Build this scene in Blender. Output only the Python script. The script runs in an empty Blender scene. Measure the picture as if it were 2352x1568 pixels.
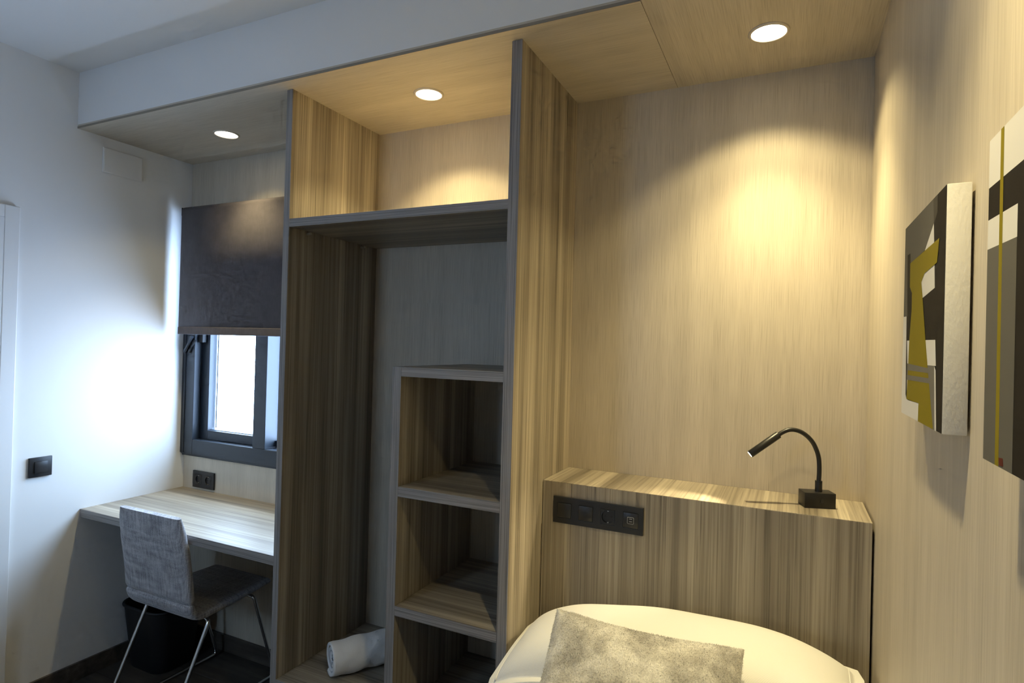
import bpy, bmesh, math, random
from mathutils import Vector, Matrix, noise
random.seed(7)
S = bpy.context.scene
COL = S.collection

# ------------------------------------------------------------------ camera
F_PX = 1353.85
cam_d = bpy.data.cameras.new('camera'); cam = bpy.data.objects.new('camera', cam_d); COL.objects.link(cam)
cam_d.sensor_width = 36.0; cam_d.lens = F_PX / 2352 * 36.0; cam_d.clip_start = 0.02
CAM = Vector((2.8043, -2.0219, 1.5179)); YAW, PITCH, ROLL = 0.4429, 0.0067, 0.0273
fw = Vector((-math.sin(YAW) * math.cos(PITCH), math.cos(YAW) * math.cos(PITCH), math.sin(PITCH)))
rt = Vector((math.cos(YAW), math.sin(YAW), 0)); up = rt.cross(fw)
r2 = rt * math.cos(ROLL) + up * math.sin(ROLL); u2 = up * math.cos(ROLL) - rt * math.sin(ROLL)
m = Matrix.Identity(4)
for i in range(3):
    m[i][0], m[i][1], m[i][2], m[i][3] = r2[i], u2[i], -fw[i], CAM[i]
cam.matrix_world = m
S.camera = cam

# ------------------------------------------------------------------ world, exposure
W_ = bpy.data.worlds.new('daylight'); S.world = W_; W_.use_nodes = True
bg = W_.node_tree.nodes['Background']
wn = W_.node_tree; tcw = wn.nodes.new('ShaderNodeTexCoord'); sxw = wn.nodes.new('ShaderNodeSeparateXYZ'); rw = wn.nodes.new('ShaderNodeValToRGB')
wn.links.new(tcw.outputs['Generated'], sxw.inputs[0]); mw = wn.nodes.new('ShaderNodeMapRange'); mw.inputs[1].default_value = -0.35; mw.inputs[2].default_value = 0.35
wn.links.new(sxw.outputs[2], mw.inputs[0]); wn.links.new(mw.outputs[0], rw.inputs[0]); wn.links.new(rw.outputs[0], bg.inputs['Color'])
rw.color_ramp.elements[0].color = (0.42, 0.56, 0.84, 1)     # sunlit ground and houses, hazy
rw.color_ramp.elements[1].color = (0.50, 0.69, 1.0, 1)      # bright sky
bg.inputs['Strength'].default_value = 27.0
S.view_settings.view_transform = 'Standard'; S.view_settings.look = 'None'
S.view_settings.gamma = 1.0; S.view_settings.use_curve_mapping = False
S.view_settings.exposure = 0.12
S.cycles.use_denoising = True
S.cycles.max_bounces = 6; S.cycles.diffuse_bounces = 4; S.cycles.glossy_bounces = 3
S.cycles.use_adaptive_sampling = True; S.cycles.adaptive_threshold = 0.08; S.cycles.adaptive_min_samples = 12
S.cycles.sample_clamp_indirect = 6.0; S.cycles.caustics_reflective = False; S.cycles.caustics_refractive = False
SPILL, BEAM = 13.0, 74.0
SPOT_COLOR = (1.0, 0.835, 0.44)
# daylight enters by the window: a portal in the opening guides the sampling (it gives off no light of its own)
WIN2 = (0.70, 1.18, 1.40, 2.10)      # second window, in the wall behind the camera
for (px_, py_, pz_, sx_, sz_, rx_) in ((0.56, 0.10, 1.54, 1.06, 1.18, -90), ((WIN2[0] + WIN2[1]) / 2, -3.39, (WIN2[2] + WIN2[3]) / 2, WIN2[1] - WIN2[0], WIN2[3] - WIN2[2], 90)):
    pl = bpy.data.lights.new('window_portal', 'AREA'); pl.shape = 'RECTANGLE'; pl.size = sx_; pl.size_y = sz_
    pl.cycles.is_portal = True
    po = bpy.data.objects.new('window_portal', pl); COL.objects.link(po)
    po.location = (px_, py_, pz_); po.rotation_euler = (math.radians(rx_), 0, 0)

# ------------------------------------------------------------------ dimensions
ZC, ZT = 2.4026, 2.6433            # underside of the timber soffit, white ceiling
WX = 3.0089                        # right wall
YF = -3.30                         # wall behind the camera
DS = 0.5417                        # soffit depth
X1A, X1B, X2A, X2B = 1.1658, 1.1931, 2.0508, 2.0839
DW = 0.4868
XS = 2.4386                        # seam in the soffit
HB, ZH = 0.2405, 1.0846

# ------------------------------------------------------------------ materials
def new_mat(name):
    mt = bpy.data.materials.new(name); mt.use_nodes = True
    nt = mt.node_tree; b = nt.nodes['Principled BSDF']
    return mt, nt, b
def plain(name, col, rough=0.5, metal=0.0, spec=0.5, emit=None, estr=0.0):
    mt, nt, b = new_mat(name)
    b.inputs['Base Color'].default_value = (*col, 1); b.inputs['Roughness'].default_value = rough
    b.inputs['Metallic'].default_value = metal; b.inputs['Specular IOR Level'].default_value = spec
    if emit:
        b.inputs['Emission Color'].default_value = (*emit, 1); b.inputs['Emission Strength'].default_value = estr
    return mt
def N(nt, t, **kw):
    n = nt.nodes.new(t)
    for k, v in kw.items():
        if k in n.inputs: n.inputs[k].default_value = v
        else: setattr(n, k, v)
    return n
def ramp(nt, stops):
    n = nt.nodes.new('ShaderNodeValToRGB'); e = n.color_ramp.elements
    while len(e) < len(stops): e.new(0.5)
    for el, (p, c) in zip(e, stops): el.position = p; el.color = (*c, 1)
    return n
def coords(nt, scale, loc=(0, 0, 0)):
    tc = nt.nodes.new('ShaderNodeTexCoord'); mp = nt.nodes.new('ShaderNodeMapping')
    mp.inputs['Scale'].default_value = scale; mp.inputs['Location'].default_value = loc
    nt.links.new(tc.outputs['Object'], mp.inputs['Vector']); return mp
def mixc(nt, a, b, fac, mode='MIX'):
    n = nt.nodes.new('ShaderNodeMix'); n.data_type = 'RGBA'; n.blend_type = mode
    L = nt.links
    if isinstance(fac, (int, float)): n.inputs[0].default_value = fac
    else: L.new(fac, n.inputs[0])
    for s, i in ((a, 6), (b, 7)):
        if isinstance(s, tuple): n.inputs[i].default_value = (*s, 1)
        else: L.new(s, n.inputs[i])
    return n.outputs[2]
def bump(nt, b, h, strength, dist):
    n = nt.nodes.new('ShaderNodeBump'); n.inputs['Strength'].default_value = strength; n.inputs['Distance'].default_value = dist
    nt.links.new(h, n.inputs['Height']); nt.links.new(n.outputs['Normal'], b.inputs['Normal'])

def wood(name, axis, tone=1.0, seed=0.0, rough=0.42):
    """grey-brown laminate with long streaks along one axis"""
    mt, nt, b = new_mat(name); L = nt.links
    def sc(al, ac):
        s = [ac, ac, ac]; s[axis] = al; return tuple(s)
    lo = (seed * 1.7, seed * 2.3, seed * 3.1)
    m1 = coords(nt, sc(0.22, 11.0), lo); n1 = N(nt, 'ShaderNodeTexNoise', Scale=1.6, Detail=4.0, Roughness=0.55, Distortion=0.25)
    m2 = coords(nt, sc(0.7, 75.0), lo); n2 = N(nt, 'ShaderNodeTexNoise', Scale=2.0, Detail=5.0, Roughness=0.62, Distortion=0.12)
    m3 = coords(nt, sc(1.6, 120.0), lo); n3 = N(nt, 'ShaderNodeTexNoise', Scale=1.5, Detail=2.0, Roughness=0.5)
    for a, c in ((m1, n1), (m2, n2), (m3, n3)): L.new(a.outputs[0], c.inputs['Vector'])
    t = tone
    base = ramp(nt, [(0.30, (0.165*t, 0.139*t, 0.106*t)), (0.48, (0.285*t, 0.245*t, 0.188*t)), (0.68, (0.44*t, 0.386*t, 0.300*t))])
    L.new(n1.outputs['Fac'], base.inputs[0])
    fine = ramp(nt, [(0.30, (0.42, 0.40, 0.38)), (0.50, (0.92, 0.91, 0.90)), (0.72, (1.2, 1.2, 1.2))])
    L.new(n2.outputs['Fac'], fine.inputs[0])
    c1 = mixc(nt, base.outputs[0], fine.outputs[0], 0.85, 'MULTIPLY')
    line = ramp(nt, [(0.27, (0.30, 0.28, 0.27)), (0.37, (1, 1, 1))])
    L.new(n3.outputs['Fac'], line.inputs[0])
    c2 = mixc(nt, c1, line.outputs[0], 0.55, 'MULTIPLY')
    L.new(c2, b.inputs['Base Color']); b.inputs['Roughness'].default_value = rough; b.inputs['Specular IOR Level'].default_value = 0.42
    return mt
def edge_wood(name, axis, tone=1.0):
    """edge banding: fine grey ribs along the edge"""
    mt, nt, b = new_mat(name); L = nt.links
    s = [420.0] * 3; s[axis] = 3.0
    m1 = coords(nt, tuple(s)); n1 = N(nt, 'ShaderNodeTexNoise', Scale=1.0, Detail=1.5, Roughness=0.5)
    L.new(m1.outputs[0], n1.inputs['Vector'])
    t = tone
    r = ramp(nt, [(0.32, (0.150*t, 0.134*t, 0.124*t)), (0.6, (0.31*t, 0.282*t, 0.262*t))]); L.new(n1.outputs['Fac'], r.inputs[0])
    L.new(r.outputs[0], b.inputs['Base Color']); b.inputs['Roughness'].default_value = 0.5
    return mt
def veneer(name, axis, seed=0.0):
    """pale fine-line panelling"""
    mt, nt, b = new_mat(name); L = nt.links
    def sc(al, ac):
        s = [ac, ac, ac]; s[axis] = al; return tuple(s)
    lo = (seed, seed * 2, seed * 3)
    m1 = coords(nt, sc(4.0, 210.0), lo); n1 = N(nt, 'ShaderNodeTexNoise', Scale=2.0, Detail=3.0, Roughness=0.55)
    m2 = coords(nt, sc(0.3, 9.0), lo); n2 = N(nt, 'ShaderNodeTexNoise', Scale=2.0, Detail=3.0)
    L.new(m1.outputs[0], n1.inputs['Vector']); L.new(m2.outputs[0], n2.inputs['Vector'])
    r = ramp(nt, [(0.26, (0.42, 0.362, 0.282)), (0.5, (0.53, 0.466, 0.372)), (0.74, (0.585, 0.52, 0.42))]); L.new(n1.outputs['Fac'], r.inputs[0])
    r2_ = ramp(nt, [(0.3, (0.90, 0.90, 0.89)), (0.7, (1.05, 1.05, 1.05))]); L.new(n2.outputs['Fac'], r2_.inputs[0])
    c = mixc(nt, r.outputs[0], r2_.outputs[0], 1.0, 'MULTIPLY')
    L.new(c, b.inputs['Base Color']); b.inputs['Roughness'].default_value = 0.5; b.inputs['Specular IOR Level'].default_value = 0.35
    return mt
def plaster(name, col):
    mt, nt, b = new_mat(name); L = nt.links
    m1 = coords(nt, (1, 1, 1)); n1 = N(nt, 'ShaderNodeTexNoise', Scale=260.0, Detail=3.0)
    L.new(m1.outputs[0], n1.inputs['Vector'])
    b.inputs['Base Color'].default_value = (*col, 1); b.inputs['Roughness'].default_value = 0.75; b.inputs['Specular IOR Level'].default_value = 0.3
    bump(nt, b, n1.outputs['Fac'], 0.06, 0.001); return mt
def floor_mat(name):
    mt, nt, b = new_mat(name); L = nt.links
    m1 = coords(nt, (1.2, 14, 14)); n1 = N(nt, 'ShaderNodeTexNoise', Scale=2.0, Detail=6.0, Roughness=0.6, Distortion=0.4)
    m2 = coords(nt, (3, 3, 3)); n2 = N(nt, 'ShaderNodeTexNoise', Scale=2.2, Detail=4.0)
    L.new(m1.outputs[0], n1.inputs['Vector']); L.new(m2.outputs[0], n2.inputs['Vector'])
    r = ramp(nt, [(0.3, (0.034, 0.028, 0.022)), (0.55, (0.072, 0.059, 0.047)), (0.75, (0.12, 0.10, 0.082))]); L.new(n1.outputs['Fac'], r.inputs[0])
    r2_ = ramp(nt, [(0.3, (0.7, 0.7, 0.7)), (0.7, (1.25, 1.22, 1.2))]); L.new(n2.outputs['Fac'], r2_.inputs[0])
    c = mixc(nt, r.outputs[0], r2_.outputs[0], 1.0, 'MULTIPLY'); L.new(c, b.inputs['Base Color'])
    b.inputs['Roughness'].default_value = 0.45; bump(nt, b, n1.outputs['Fac'], 0.2, 0.002); return mt
def weave(name, col_a, col_b, scale=420.0, rough=0.9, sheen=0.3, streak=True):
    """upholstery: two crossing directions of uneven threads"""
    mt, nt, b = new_mat(name); L = nt.links
    outs = []
    for s in ((scale, scale * .03, scale), (scale * .03, scale, scale * .03)):
        mp = coords(nt, s); n = N(nt, 'ShaderNodeTexNoise', Scale=1.0, Detail=2.5, Roughness=0.6); L.new(mp.outputs[0], n.inputs['Vector']); outs.append(n.outputs['Fac'])
    mp = coords(nt, (scale * .45, scale * .45, scale * .02)); n = N(nt, 'ShaderNodeTexNoise', Scale=1.0, Detail=2.5, Roughness=0.6); L.new(mp.outputs[0], n.inputs['Vector']); outs.append(n.outputs['Fac'])
    a = N(nt, 'ShaderNodeMath', operation='ADD'); L.new(outs[0], a.inputs[0]); L.new(outs[1], a.inputs[1])
    a2 = N(nt, 'ShaderNodeMath', operation='ADD'); L.new(a.outputs[0], a2.inputs[0]); L.new(outs[2], a2.inputs[1])
    a3 = N(nt, 'ShaderNodeMath', operation='MULTIPLY'); L.new(a2.outputs[0], a3.inputs[0]); a3.inputs[1].default_value = 1 / 3
    r = ramp(nt, [(0.38, col_a), (0.62, col_b)]); L.new(a3.outputs[0], r.inputs[0])
    L.new(r.outputs[0], b.inputs['Base Color']); b.inputs['Roughness'].default_value = rough
    b.inputs['Sheen Weight'].default_value = sheen; b.inputs['Specular IOR Level'].default_value = 0.2
    bump(nt, b, a3.outputs[0], 0.35, 0.002); return mt
def waffle(name, col, period=0.0042):
    mt, nt, b = new_mat(name); L = nt.links
    k = 1 / period
    mp = coords(nt, (k, k, k)); sx = nt.nodes.new('ShaderNodeSeparateXYZ'); L.new(mp.outputs[0], sx.inputs[0])
    outs = []
    for o in (0, 1):
        q = N(nt, 'ShaderNodeMath', operation='MULTIPLY'); q.inputs[1].default_value = 2 * math.pi; L.new(sx.outputs[o], q.inputs[0])
        s_ = N(nt, 'ShaderNodeMath', operation='SINE'); L.new(q.outputs[0], s_.inputs[0]); outs.append(s_.outputs[0])
    mu = N(nt, 'ShaderNodeMath', operation='MULTIPLY'); L.new(outs[0], mu.inputs[0]); L.new(outs[1], mu.inputs[1])
    m1 = coords(nt, (1, 1, 1)); n1 = N(nt, 'ShaderNodeTexNoise', Scale=350.0, Detail=2.0); L.new(m1.outputs[0], n1.inputs['Vector'])
    ad = N(nt, 'ShaderNodeMath', operation='ADD'); L.new(mu.outputs[0], ad.inputs[0]); L.new(n1.outputs['Fac'], ad.inputs[1])
    b.inputs['Base Color'].default_value = (*col, 1); b.inputs['Roughness'].default_value = 0.9; b.inputs['Sheen Weight'].default_value = 0.15
    b.inputs['Specular IOR Level'].default_value = 0.2
    bump(nt, b, ad.outputs[0], 0.18, 0.0008); return mt
def plush(name):
    mt, nt, b = new_mat(name); L = nt.links
    m1 = coords(nt, (1, 1, 1)); n1 = N(nt, 'ShaderNodeTexNoise', Scale=15.0, Detail=5.0, Roughness=0.62, Distortion=0.25)
    n2 = N(nt, 'ShaderNodeTexNoise', Scale=230.0, Detail=3.0, Roughness=0.65)
    for n in (n1, n2): L.new(m1.outputs[0], n.inputs['Vector'])
    r = ramp(nt, [(0.36, (0.29, 0.275, 0.245)), (0.50, (0.43, 0.41, 0.37)), (0.62, (0.58, 0.56, 0.515))]); L.new(n1.outputs['Fac'], r.inputs[0])
    r2_ = ramp(nt, [(0.3, (0.78, 0.78, 0.78)), (0.7, (1.1, 1.1, 1.1))]); L.new(n2.outputs['Fac'], r2_.inputs[0])
    c = mixc(nt, r.outputs[0], r2_.outputs[0], 1.0, 'MULTIPLY'); L.new(c, b.inputs['Base Color'])
    b.inputs['Roughness'].default_value = 0.85; b.inputs['Sheen Weight'].default_value = 0.6; b.inputs['Sheen Roughness'].default_value = 0.4
    b.inputs['Specular IOR Level'].default_value = 0.15
    bump(nt, b, n2.outputs['Fac'], 0.5, 0.003); return mt
def terry(name, col):
    mt, nt, b = new_mat(name); L = nt.links
    m1 = coords(nt, (1, 1, 1)); n2 = N(nt, 'ShaderNodeTexNoise', Scale=420.0, Detail=2.0); L.new(m1.outputs[0], n2.inputs['Vector'])
    b.inputs['Base Color'].default_value = (*col, 1); b.inputs['Roughness'].default_value = 0.95; b.inputs['Sheen Weight'].default_value = 0.3
    bump(nt, b, n2.outputs['Fac'], 0.5, 0.002); return mt
def canvas_mat(name, col):
    mt, nt, b = new_mat(name); L = nt.links
    m1 = coords(nt, (1, 1, 0.5)); n2 = N(nt, 'ShaderNodeTexNoise', Scale=260.0, Detail=3.0); L.new(m1.outputs[0], n2.inputs['Vector'])
    b.inputs['Base Color'].default_value = (*col, 1); b.inputs['Roughness'].default_value = 0.8
    bump(nt, b, n2.outputs['Fac'], 0.35, 0.0015); return mt
def glass_mat(name):
    mt = bpy.data.materials.new(name); mt.use_nodes = True; nt = mt.node_tree; nt.nodes.clear()
    o = nt.nodes.new('ShaderNodeOutputMaterial'); tr = nt.nodes.new('ShaderNodeBsdfTransparent'); gl = nt.nodes.new('ShaderNodeBsdfGlossy')
    tr.inputs['Color'].default_value = (0.94, 0.97, 0.97, 1); gl.inputs['Roughness'].default_value = 0.02
    mx = nt.nodes.new('ShaderNodeMixShader'); mx.inputs[0].default_value = 0.06
    nt.links.new(tr.outputs[0], mx.inputs[1]); nt.links.new(gl.outputs[0], mx.inputs[2]); nt.links.new(mx.outputs[0], o.inputs[0]); return mt

M = dict(
    white=plaster('white_plaster', (0.76, 0.755, 0.74)),
    ceil=plaster('ceiling_paint', (0.78, 0.775, 0.76)),
    paint=plain('white_lacquer', (0.76, 0.755, 0.74), 0.4),
    wood_z=wood('laminate_upright', 2, 1.10, 0.0), wood_x=wood('laminate_lengthwise', 0, 1.10, 3.0), wood_y=wood('laminate_crosswise', 1, 1.10, 5.0),
    edge_z=edge_wood('edge_band_upright', 2), edge_x=edge_wood('edge_band_lengthwise', 0),
    ven_z=veneer('panelling_upright', 2, 0.0), ven_x=veneer('panelling_lengthwise', 0, 4.0), ven_y=veneer('panelling_crosswise', 1, 7.0),
    strip=plain('soffit_edge', (0.26, 0.22, 0.17), 0.6),
    seam=plain('panel_joint', (0.16, 0.13, 0.09), 0.7),
    floor=floor_mat('dark_plank'), grout=plain('joint_grout', (0.02, 0.018, 0.016), 0.9),
    alu=plain('anthracite_aluminium', (0.022, 0.028, 0.038), 0.42), alu_dark=plain('window_rubber', (0.008, 0.009, 0.011), 0.6),
    alu_light=plain('glazing_bead', (0.30, 0.34, 0.40), 0.3, 0.6),
    glass=glass_mat('window_glass'),
    blind=weave('blind_cloth', (0.066, 0.055, 0.058), (0.098, 0.083, 0.086), 900.0, 0.85, 0.1),
    black=plain('black_plastic', (0.012, 0.012, 0.014), 0.42), black2=plain('black_plastic_insert', (0.016, 0.016, 0.018), 0.35),
    hole=plain('socket_dark', (0.004, 0.004, 0.004), 0.5), steel=plain('socket_contact', (0.7, 0.68, 0.62), 0.3, 1.0),
    grey_print=plain('grey_marking', (0.45, 0.45, 0.45), 0.5),
    lampblk=plain('matt_black_metal', (0.010, 0.0095, 0.009), 0.36),
    chrome=plain('polished_steel', (0.62, 0.64, 0.66), 0.14, 1.0),
    uphol=weave('grey_upholstery', (0.15, 0.148, 0.16), (0.50, 0.49, 0.51), 330.0),
    bin=plain('black_bin', (0.006, 0.006, 0.007), 0.55),
    spread=waffle('white_bedspread', (0.73, 0.72, 0.695)), sheet=plain('white_sheet', (0.80, 0.78, 0.73), 0.9),
    plush=plush('grey_plush'), towel=terry('white_terry', (0.80, 0.79, 0.77)),
    canvas=canvas_mat('raw_canvas', (0.60, 0.58, 0.54)),
    p_white=plain('print_white', (0.62, 0.60, 0.57), 0.75, 0.0, 0.15), p_black=plain('print_black', (0.013, 0.010, 0.008), 0.75, 0.0, 0.15),
    p_grey=plain('print_grey', (0.105, 0.098, 0.085), 0.75, 0.0, 0.15), p_grey2=plain('print_grey_dark', (0.060, 0.054, 0.046), 0.75, 0.0, 0.15), p_mid=plain('print_mid_grey', (0.15, 0.14, 0.12), 0.75, 0.0, 0.15),
    p_olive=plain('print_olive', (0.21, 0.165, 0.006), 0.75, 0.0, 0.15), p_red=plain('print_signature', (0.10, 0.02, 0.012), 0.75, 0.0, 0.15),
    lens=plain('lit_lens', (0.9, 0.9, 0.9), 0.4, emit=(1.0, 0.93, 0.78), estr=6.0),
    led=plain('lit_reading_lens', (0.9, 0.9, 0.9), 0.4, emit=(1.0, 0.90, 0.68), estr=12.0),
    ring=plain('downlight_ring', (0.62, 0.55, 0.45), 0.35),
    metal=plain('brushed_handle', (0.5, 0.5, 0.5), 0.3, 1.0),
)

# ------------------------------------------------------------------ mesh helpers
def box(bm, x0, x1, y0, y1, z0, z1, bevel=0.0, seg=2):
    vs = [bm.verts.new(p) for p in ((x0, y0, z0), (x1, y0, z0), (x1, y1, z0), (x0, y1, z0), (x0, y0, z1), (x1, y0, z1), (x1, y1, z1), (x0, y1, z1))]
    fs = [bm.faces.new([vs[i] for i in f]) for f in ((3, 2, 1, 0), (4, 5, 6, 7), (0, 1, 5, 4), (1, 2, 6, 5), (2, 3, 7, 6), (3, 0, 4, 7))]
    if bevel:
        es = list({e for f in fs for e in f.edges})
        bmesh.ops.bevel(bm, geom=es, offset=bevel, segments=seg, affect='EDGES', profile=0.5)
def B(*a, **k):
    bm = bmesh.new(); box(bm, *a, **k); return bm
def tube(bm, pts, r, n=12, cap=True):
    pts = [Vector(p) for p in pts]; rings = []; ref = None
    for i, p in enumerate(pts):
        t = (pts[min(i + 1, len(pts) - 1)] - pts[max(i - 1, 0)]).normalized()
        if ref is None: ref = Vector((0, 0, 1)) if abs(t.z) < 0.9 else Vector((1, 0, 0))
        a = (ref - t * ref.dot(t)).normalized(); ref = a; b_ = t.cross(a)
        rr = r[i] if isinstance(r, (list, tuple)) else r
        rings.append([bm.verts.new(p + (a * math.cos(2 * math.pi * k / n) + b_ * math.sin(2 * math.pi * k / n)) * rr) for k in range(n)])
    for A, C in zip(rings, rings[1:]):
        for k in range(n): bm.faces.new((A[k], A[(k + 1) % n], C[(k + 1) % n], C[k]))
    if cap: bm.faces.new(rings[0][::-1]); bm.faces.new(rings[-1])
def fillet(pts, r, n=6):
    """round the inner corners of a polyline"""
    pts = [Vector(p) for p in pts]; out = [pts[0]]
    for a, p, c in zip(pts, pts[1:], pts[2:]):
        d1 = (a - p); d2 = (c - p); k = min(r, d1.length * .45, d2.length * .45)
        s, e = p + d1.normalized() * k, p + d2.normalized() * k
        for i in range(n + 1):
            t = i / n; out.append(s * (1 - t) ** 2 + p * 2 * t * (1 - t) + e * t * t)
    out.append(pts[-1]); return out
def obj(name, bm, mat, parent=None, smooth=None, local=False):
    me = bpy.data.meshes.new(name)
    bmesh.ops.recalc_face_normals(bm, faces=bm.faces[:])
    bm.to_mesh(me); bm.free()
    mats = mat if isinstance(mat, list) else [mat]
    for m_ in mats: me.materials.append(M[m_] if isinstance(m_, str) else m_)
    o = bpy.data.objects.new(name, me); COL.objects.link(o)
    if parent is not None:
        o.parent = parent
        if not local:
            q = parent; off = Vector((0, 0, 0))
            while q is not None: off += Vector(q.location); q = q.parent
            me.transform(Matrix.Translation(-off))
    if smooth is not None:
        for p in me.polygons: p.use_smooth = True
        if smooth < 180:
            md = set()
            bm2 = bmesh.new(); bm2.from_mesh(me)
            for e in bm2.edges:
                if len(e.link_faces) == 2 and e.calc_face_angle(0) > math.radians(smooth): e.smooth = False
            bm2.to_mesh(me); bm2.free()
    return o
def tag(o, label, cat, group=None):
    o['label'] = label; o['category'] = cat
    if group: o['group'] = group
    return o
def thing(name, label, cat, loc, rz=0.0, group=None):
    o = bpy.data.objects.new(name, None); COL.objects.link(o); o.location = loc; o.rotation_euler = (0, 0, rz); o.empty_display_size = 0.05
    return tag(o, label, cat, group)
def struct(name, bm, mat, parent=None, smooth=None):
    o = obj(name, bm, mat, parent, smooth)
    if parent is None: o['kind'] = 'structure'
    return o
def cyl(bm, c, axis, r, h, n=32, r2=None):
    c = Vector(c); a = Vector(axis).normalized(); tube(bm, [c, c + a * h], [r, r if r2 is None else r2], n)

# ================================================================== SETTING
fl = struct('floor', B(-0.12, WX + 0.12, YF - 0.12, 0.14, -0.10, -0.004), 'grout')
PW, PL = 0.20, 1.20
proto_me = {}
row = 0; y = 0.0
while y > YF:
    y1 = max(y - PW, YF); x = -random.choice((0.0, 0.4, 0.8))
    while x < WX:
        xa, xb = max(x, 0.0), min(x + PL, WX)
        if xb - xa > 0.02:
            g = 0.0012; key = (round(xb - xa, 3), round(y - y1, 3))
            if key not in proto_me:
                bm = B(g, key[0] - g, g, key[1] - g, -0.008, 0.0, bevel=0.0010, seg=1)
                me = bpy.data.meshes.new('plank'); bm.to_mesh(me); bm.free(); me.materials.append(M['floor']); proto_me[key] = me
            o = bpy.data.objects.new('plank', proto_me[key]); COL.objects.link(o); o.parent = fl; o.location = (xa, y1, 0.0)
        x += PL
    y = y1
struct('ceiling', B(-0.12, WX + 0.12, YF - 0.12, 0.14, ZT, ZT + 0.10), 'ceil')
# back wall with the window opening
WIN = (0.03, 1.10, 0.95, 2.13)
bm = bmesh.new()
box(bm, -0.12, WX + 0.12, 0.0, 0.14, -0.10, WIN[2]); box(bm, -0.12, WX + 0.12, 0.0, 0.14, WIN[3], ZT)
box(bm, -0.12, WIN[0], 0.0, 0.14, WIN[2], WIN[3]); box(bm, WIN[1], WX + 0.12, 0.0, 0.14, WIN[2], WIN[3])
wb = struct('wall_back', bm, 'ven_z')
obj('wall_panel', B(1.3375, X2A, -0.0012, 0.0, 0.323, 1.681), 'ven_z', wb)
struct('wall_left', B(-0.12, 0.0, YF - 0.12, 0.0, -0.10, ZT), 'white')
struct('wall_right', B(WX, WX + 0.12, YF - 0.12, 0.0, -0.10, ZT), 'ven_z')
bm = bmesh.new()
box(bm, 0.0, WX, YF - 0.12, YF, -0.10, WIN2[2]); box(bm, 0.0, WX, YF - 0.12, YF, WIN2[3], ZT)
box(bm, 0.0, WIN2[0], YF - 0.12, YF, WIN2[2], WIN2[3]); box(bm, WIN2[1], WX, YF - 0.12, YF, WIN2[2], WIN2[3])
struct('wall_front', bm, 'white')
struct('baseboard_left', B(0.0, 0.012, -0.745, -0.012, 0.0, 0.077, bevel=0.001), 'floor')
struct('baseboard_back', B(0.0, X1A, -0.012, 0.0, 0.0, 0.077, bevel=0.001), 'floor')
# dropped soffit: white fascia, timber underside in panels; it turns and runs on over the bed
bm = bmesh.new()
box(bm, 0.0, XS, -DS, 0.0, ZC + 0.016, ZT); box(bm, XS, WX, YF, 0.0, ZC + 0.016, ZT)
tr = struct('trim_1', bm, 'paint')
obj('soffit_panel', B(0.0, XS - 0.0008, -DS, 0.0, ZC, ZC + 0.016), 'ven_x', tr)
obj('soffit_panel', B(XS + 0.0008, WX, YF, 0.0, ZC, ZC + 0.016), 'ven_y', tr)
obj('edge_strip', B(0.0, XS, -DS - 0.0012, -DS, ZC, ZC + 0.009), 'strip', tr)
obj('edge_strip', B(XS - 0.0012, XS, YF, -DS - 0.0012, ZC, ZC + 0.009), 'strip', tr)
obj('joint', B(XS - 0.0008, XS + 0.0008, -DS, 0.0, ZC + 0.001, ZC + 0.016), 'seam', tr)

# door on the left wall, only its edge shows
d = bpy.data.objects.new('door_1', None); COL.objects.link(d); d.location = (0, -1.15, 0); d['kind'] = 'structure'
obj('door_leaf', B(0.0, 0.019, -1.50, -0.80, 0.004, 1.965, bevel=0.001), 'paint', d)
obj('casing', B(0.0, 0.020, -0.80, -0.748, 0.0, 2.015, bevel=0.003), 'paint', d)
obj('casing', B(0.0, 0.020, -1.552, -1.50, 0.0, 2.015, bevel=0.003), 'paint', d)
obj('casing', B(0.0, 0.020, -1.50, -0.80, 1.965, 2.015, bevel=0.003), 'paint', d)
bm = bmesh.new(); tube(bm, fillet([(0.019, -1.44, 1.0), (0.060, -1.44, 1.0), (0.060, -1.32, 1.0)], 0.015), 0.009); obj('door_handle', bm, 'metal', d, 40)

# ------------------------------------------------------------------ window
w = bpy.data.objects.new('window_1', None); COL.objects.link(w); w.location = (0.55, 0, 0.92); w['kind'] = 'structure'
bm = bmesh.new()
box(bm, 0.004, 0.086, -0.020, 0.075, 0.925, 2.145, bevel=0.002)
fo = obj('frame_stile', bm, 'alu', w)
obj('frame_stile', B(1.045, 1.125, -0.020, 0.075, 0.925, 2.145, bevel=0.002), 'alu', w)
obj('frame_rail', B(0.086, 1.045, -0.020, 0.075, 0.925, 1.000, bevel=0.002), 'alu', w)
obj('frame_rail', B(0.086, 1.045, -0.020, 0.075, 2.075, 2.145, bevel=0.002), 'alu', w)
obj('mullion', B(0.510, 0.590, -0.020, 0.075, 1.000, 2.075, bevel=0.002), 'alu', w)
obj('cover_strip', B(0.002, 1.128, -0.012, 0.0, 0.915, 0.940, bevel=0.002), 'alu', w)
obj('cover_strip', B(0.001, 0.024, -0.024, -0.020, 0.93, 2.14, bevel=0.001), 'alu', w)
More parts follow.
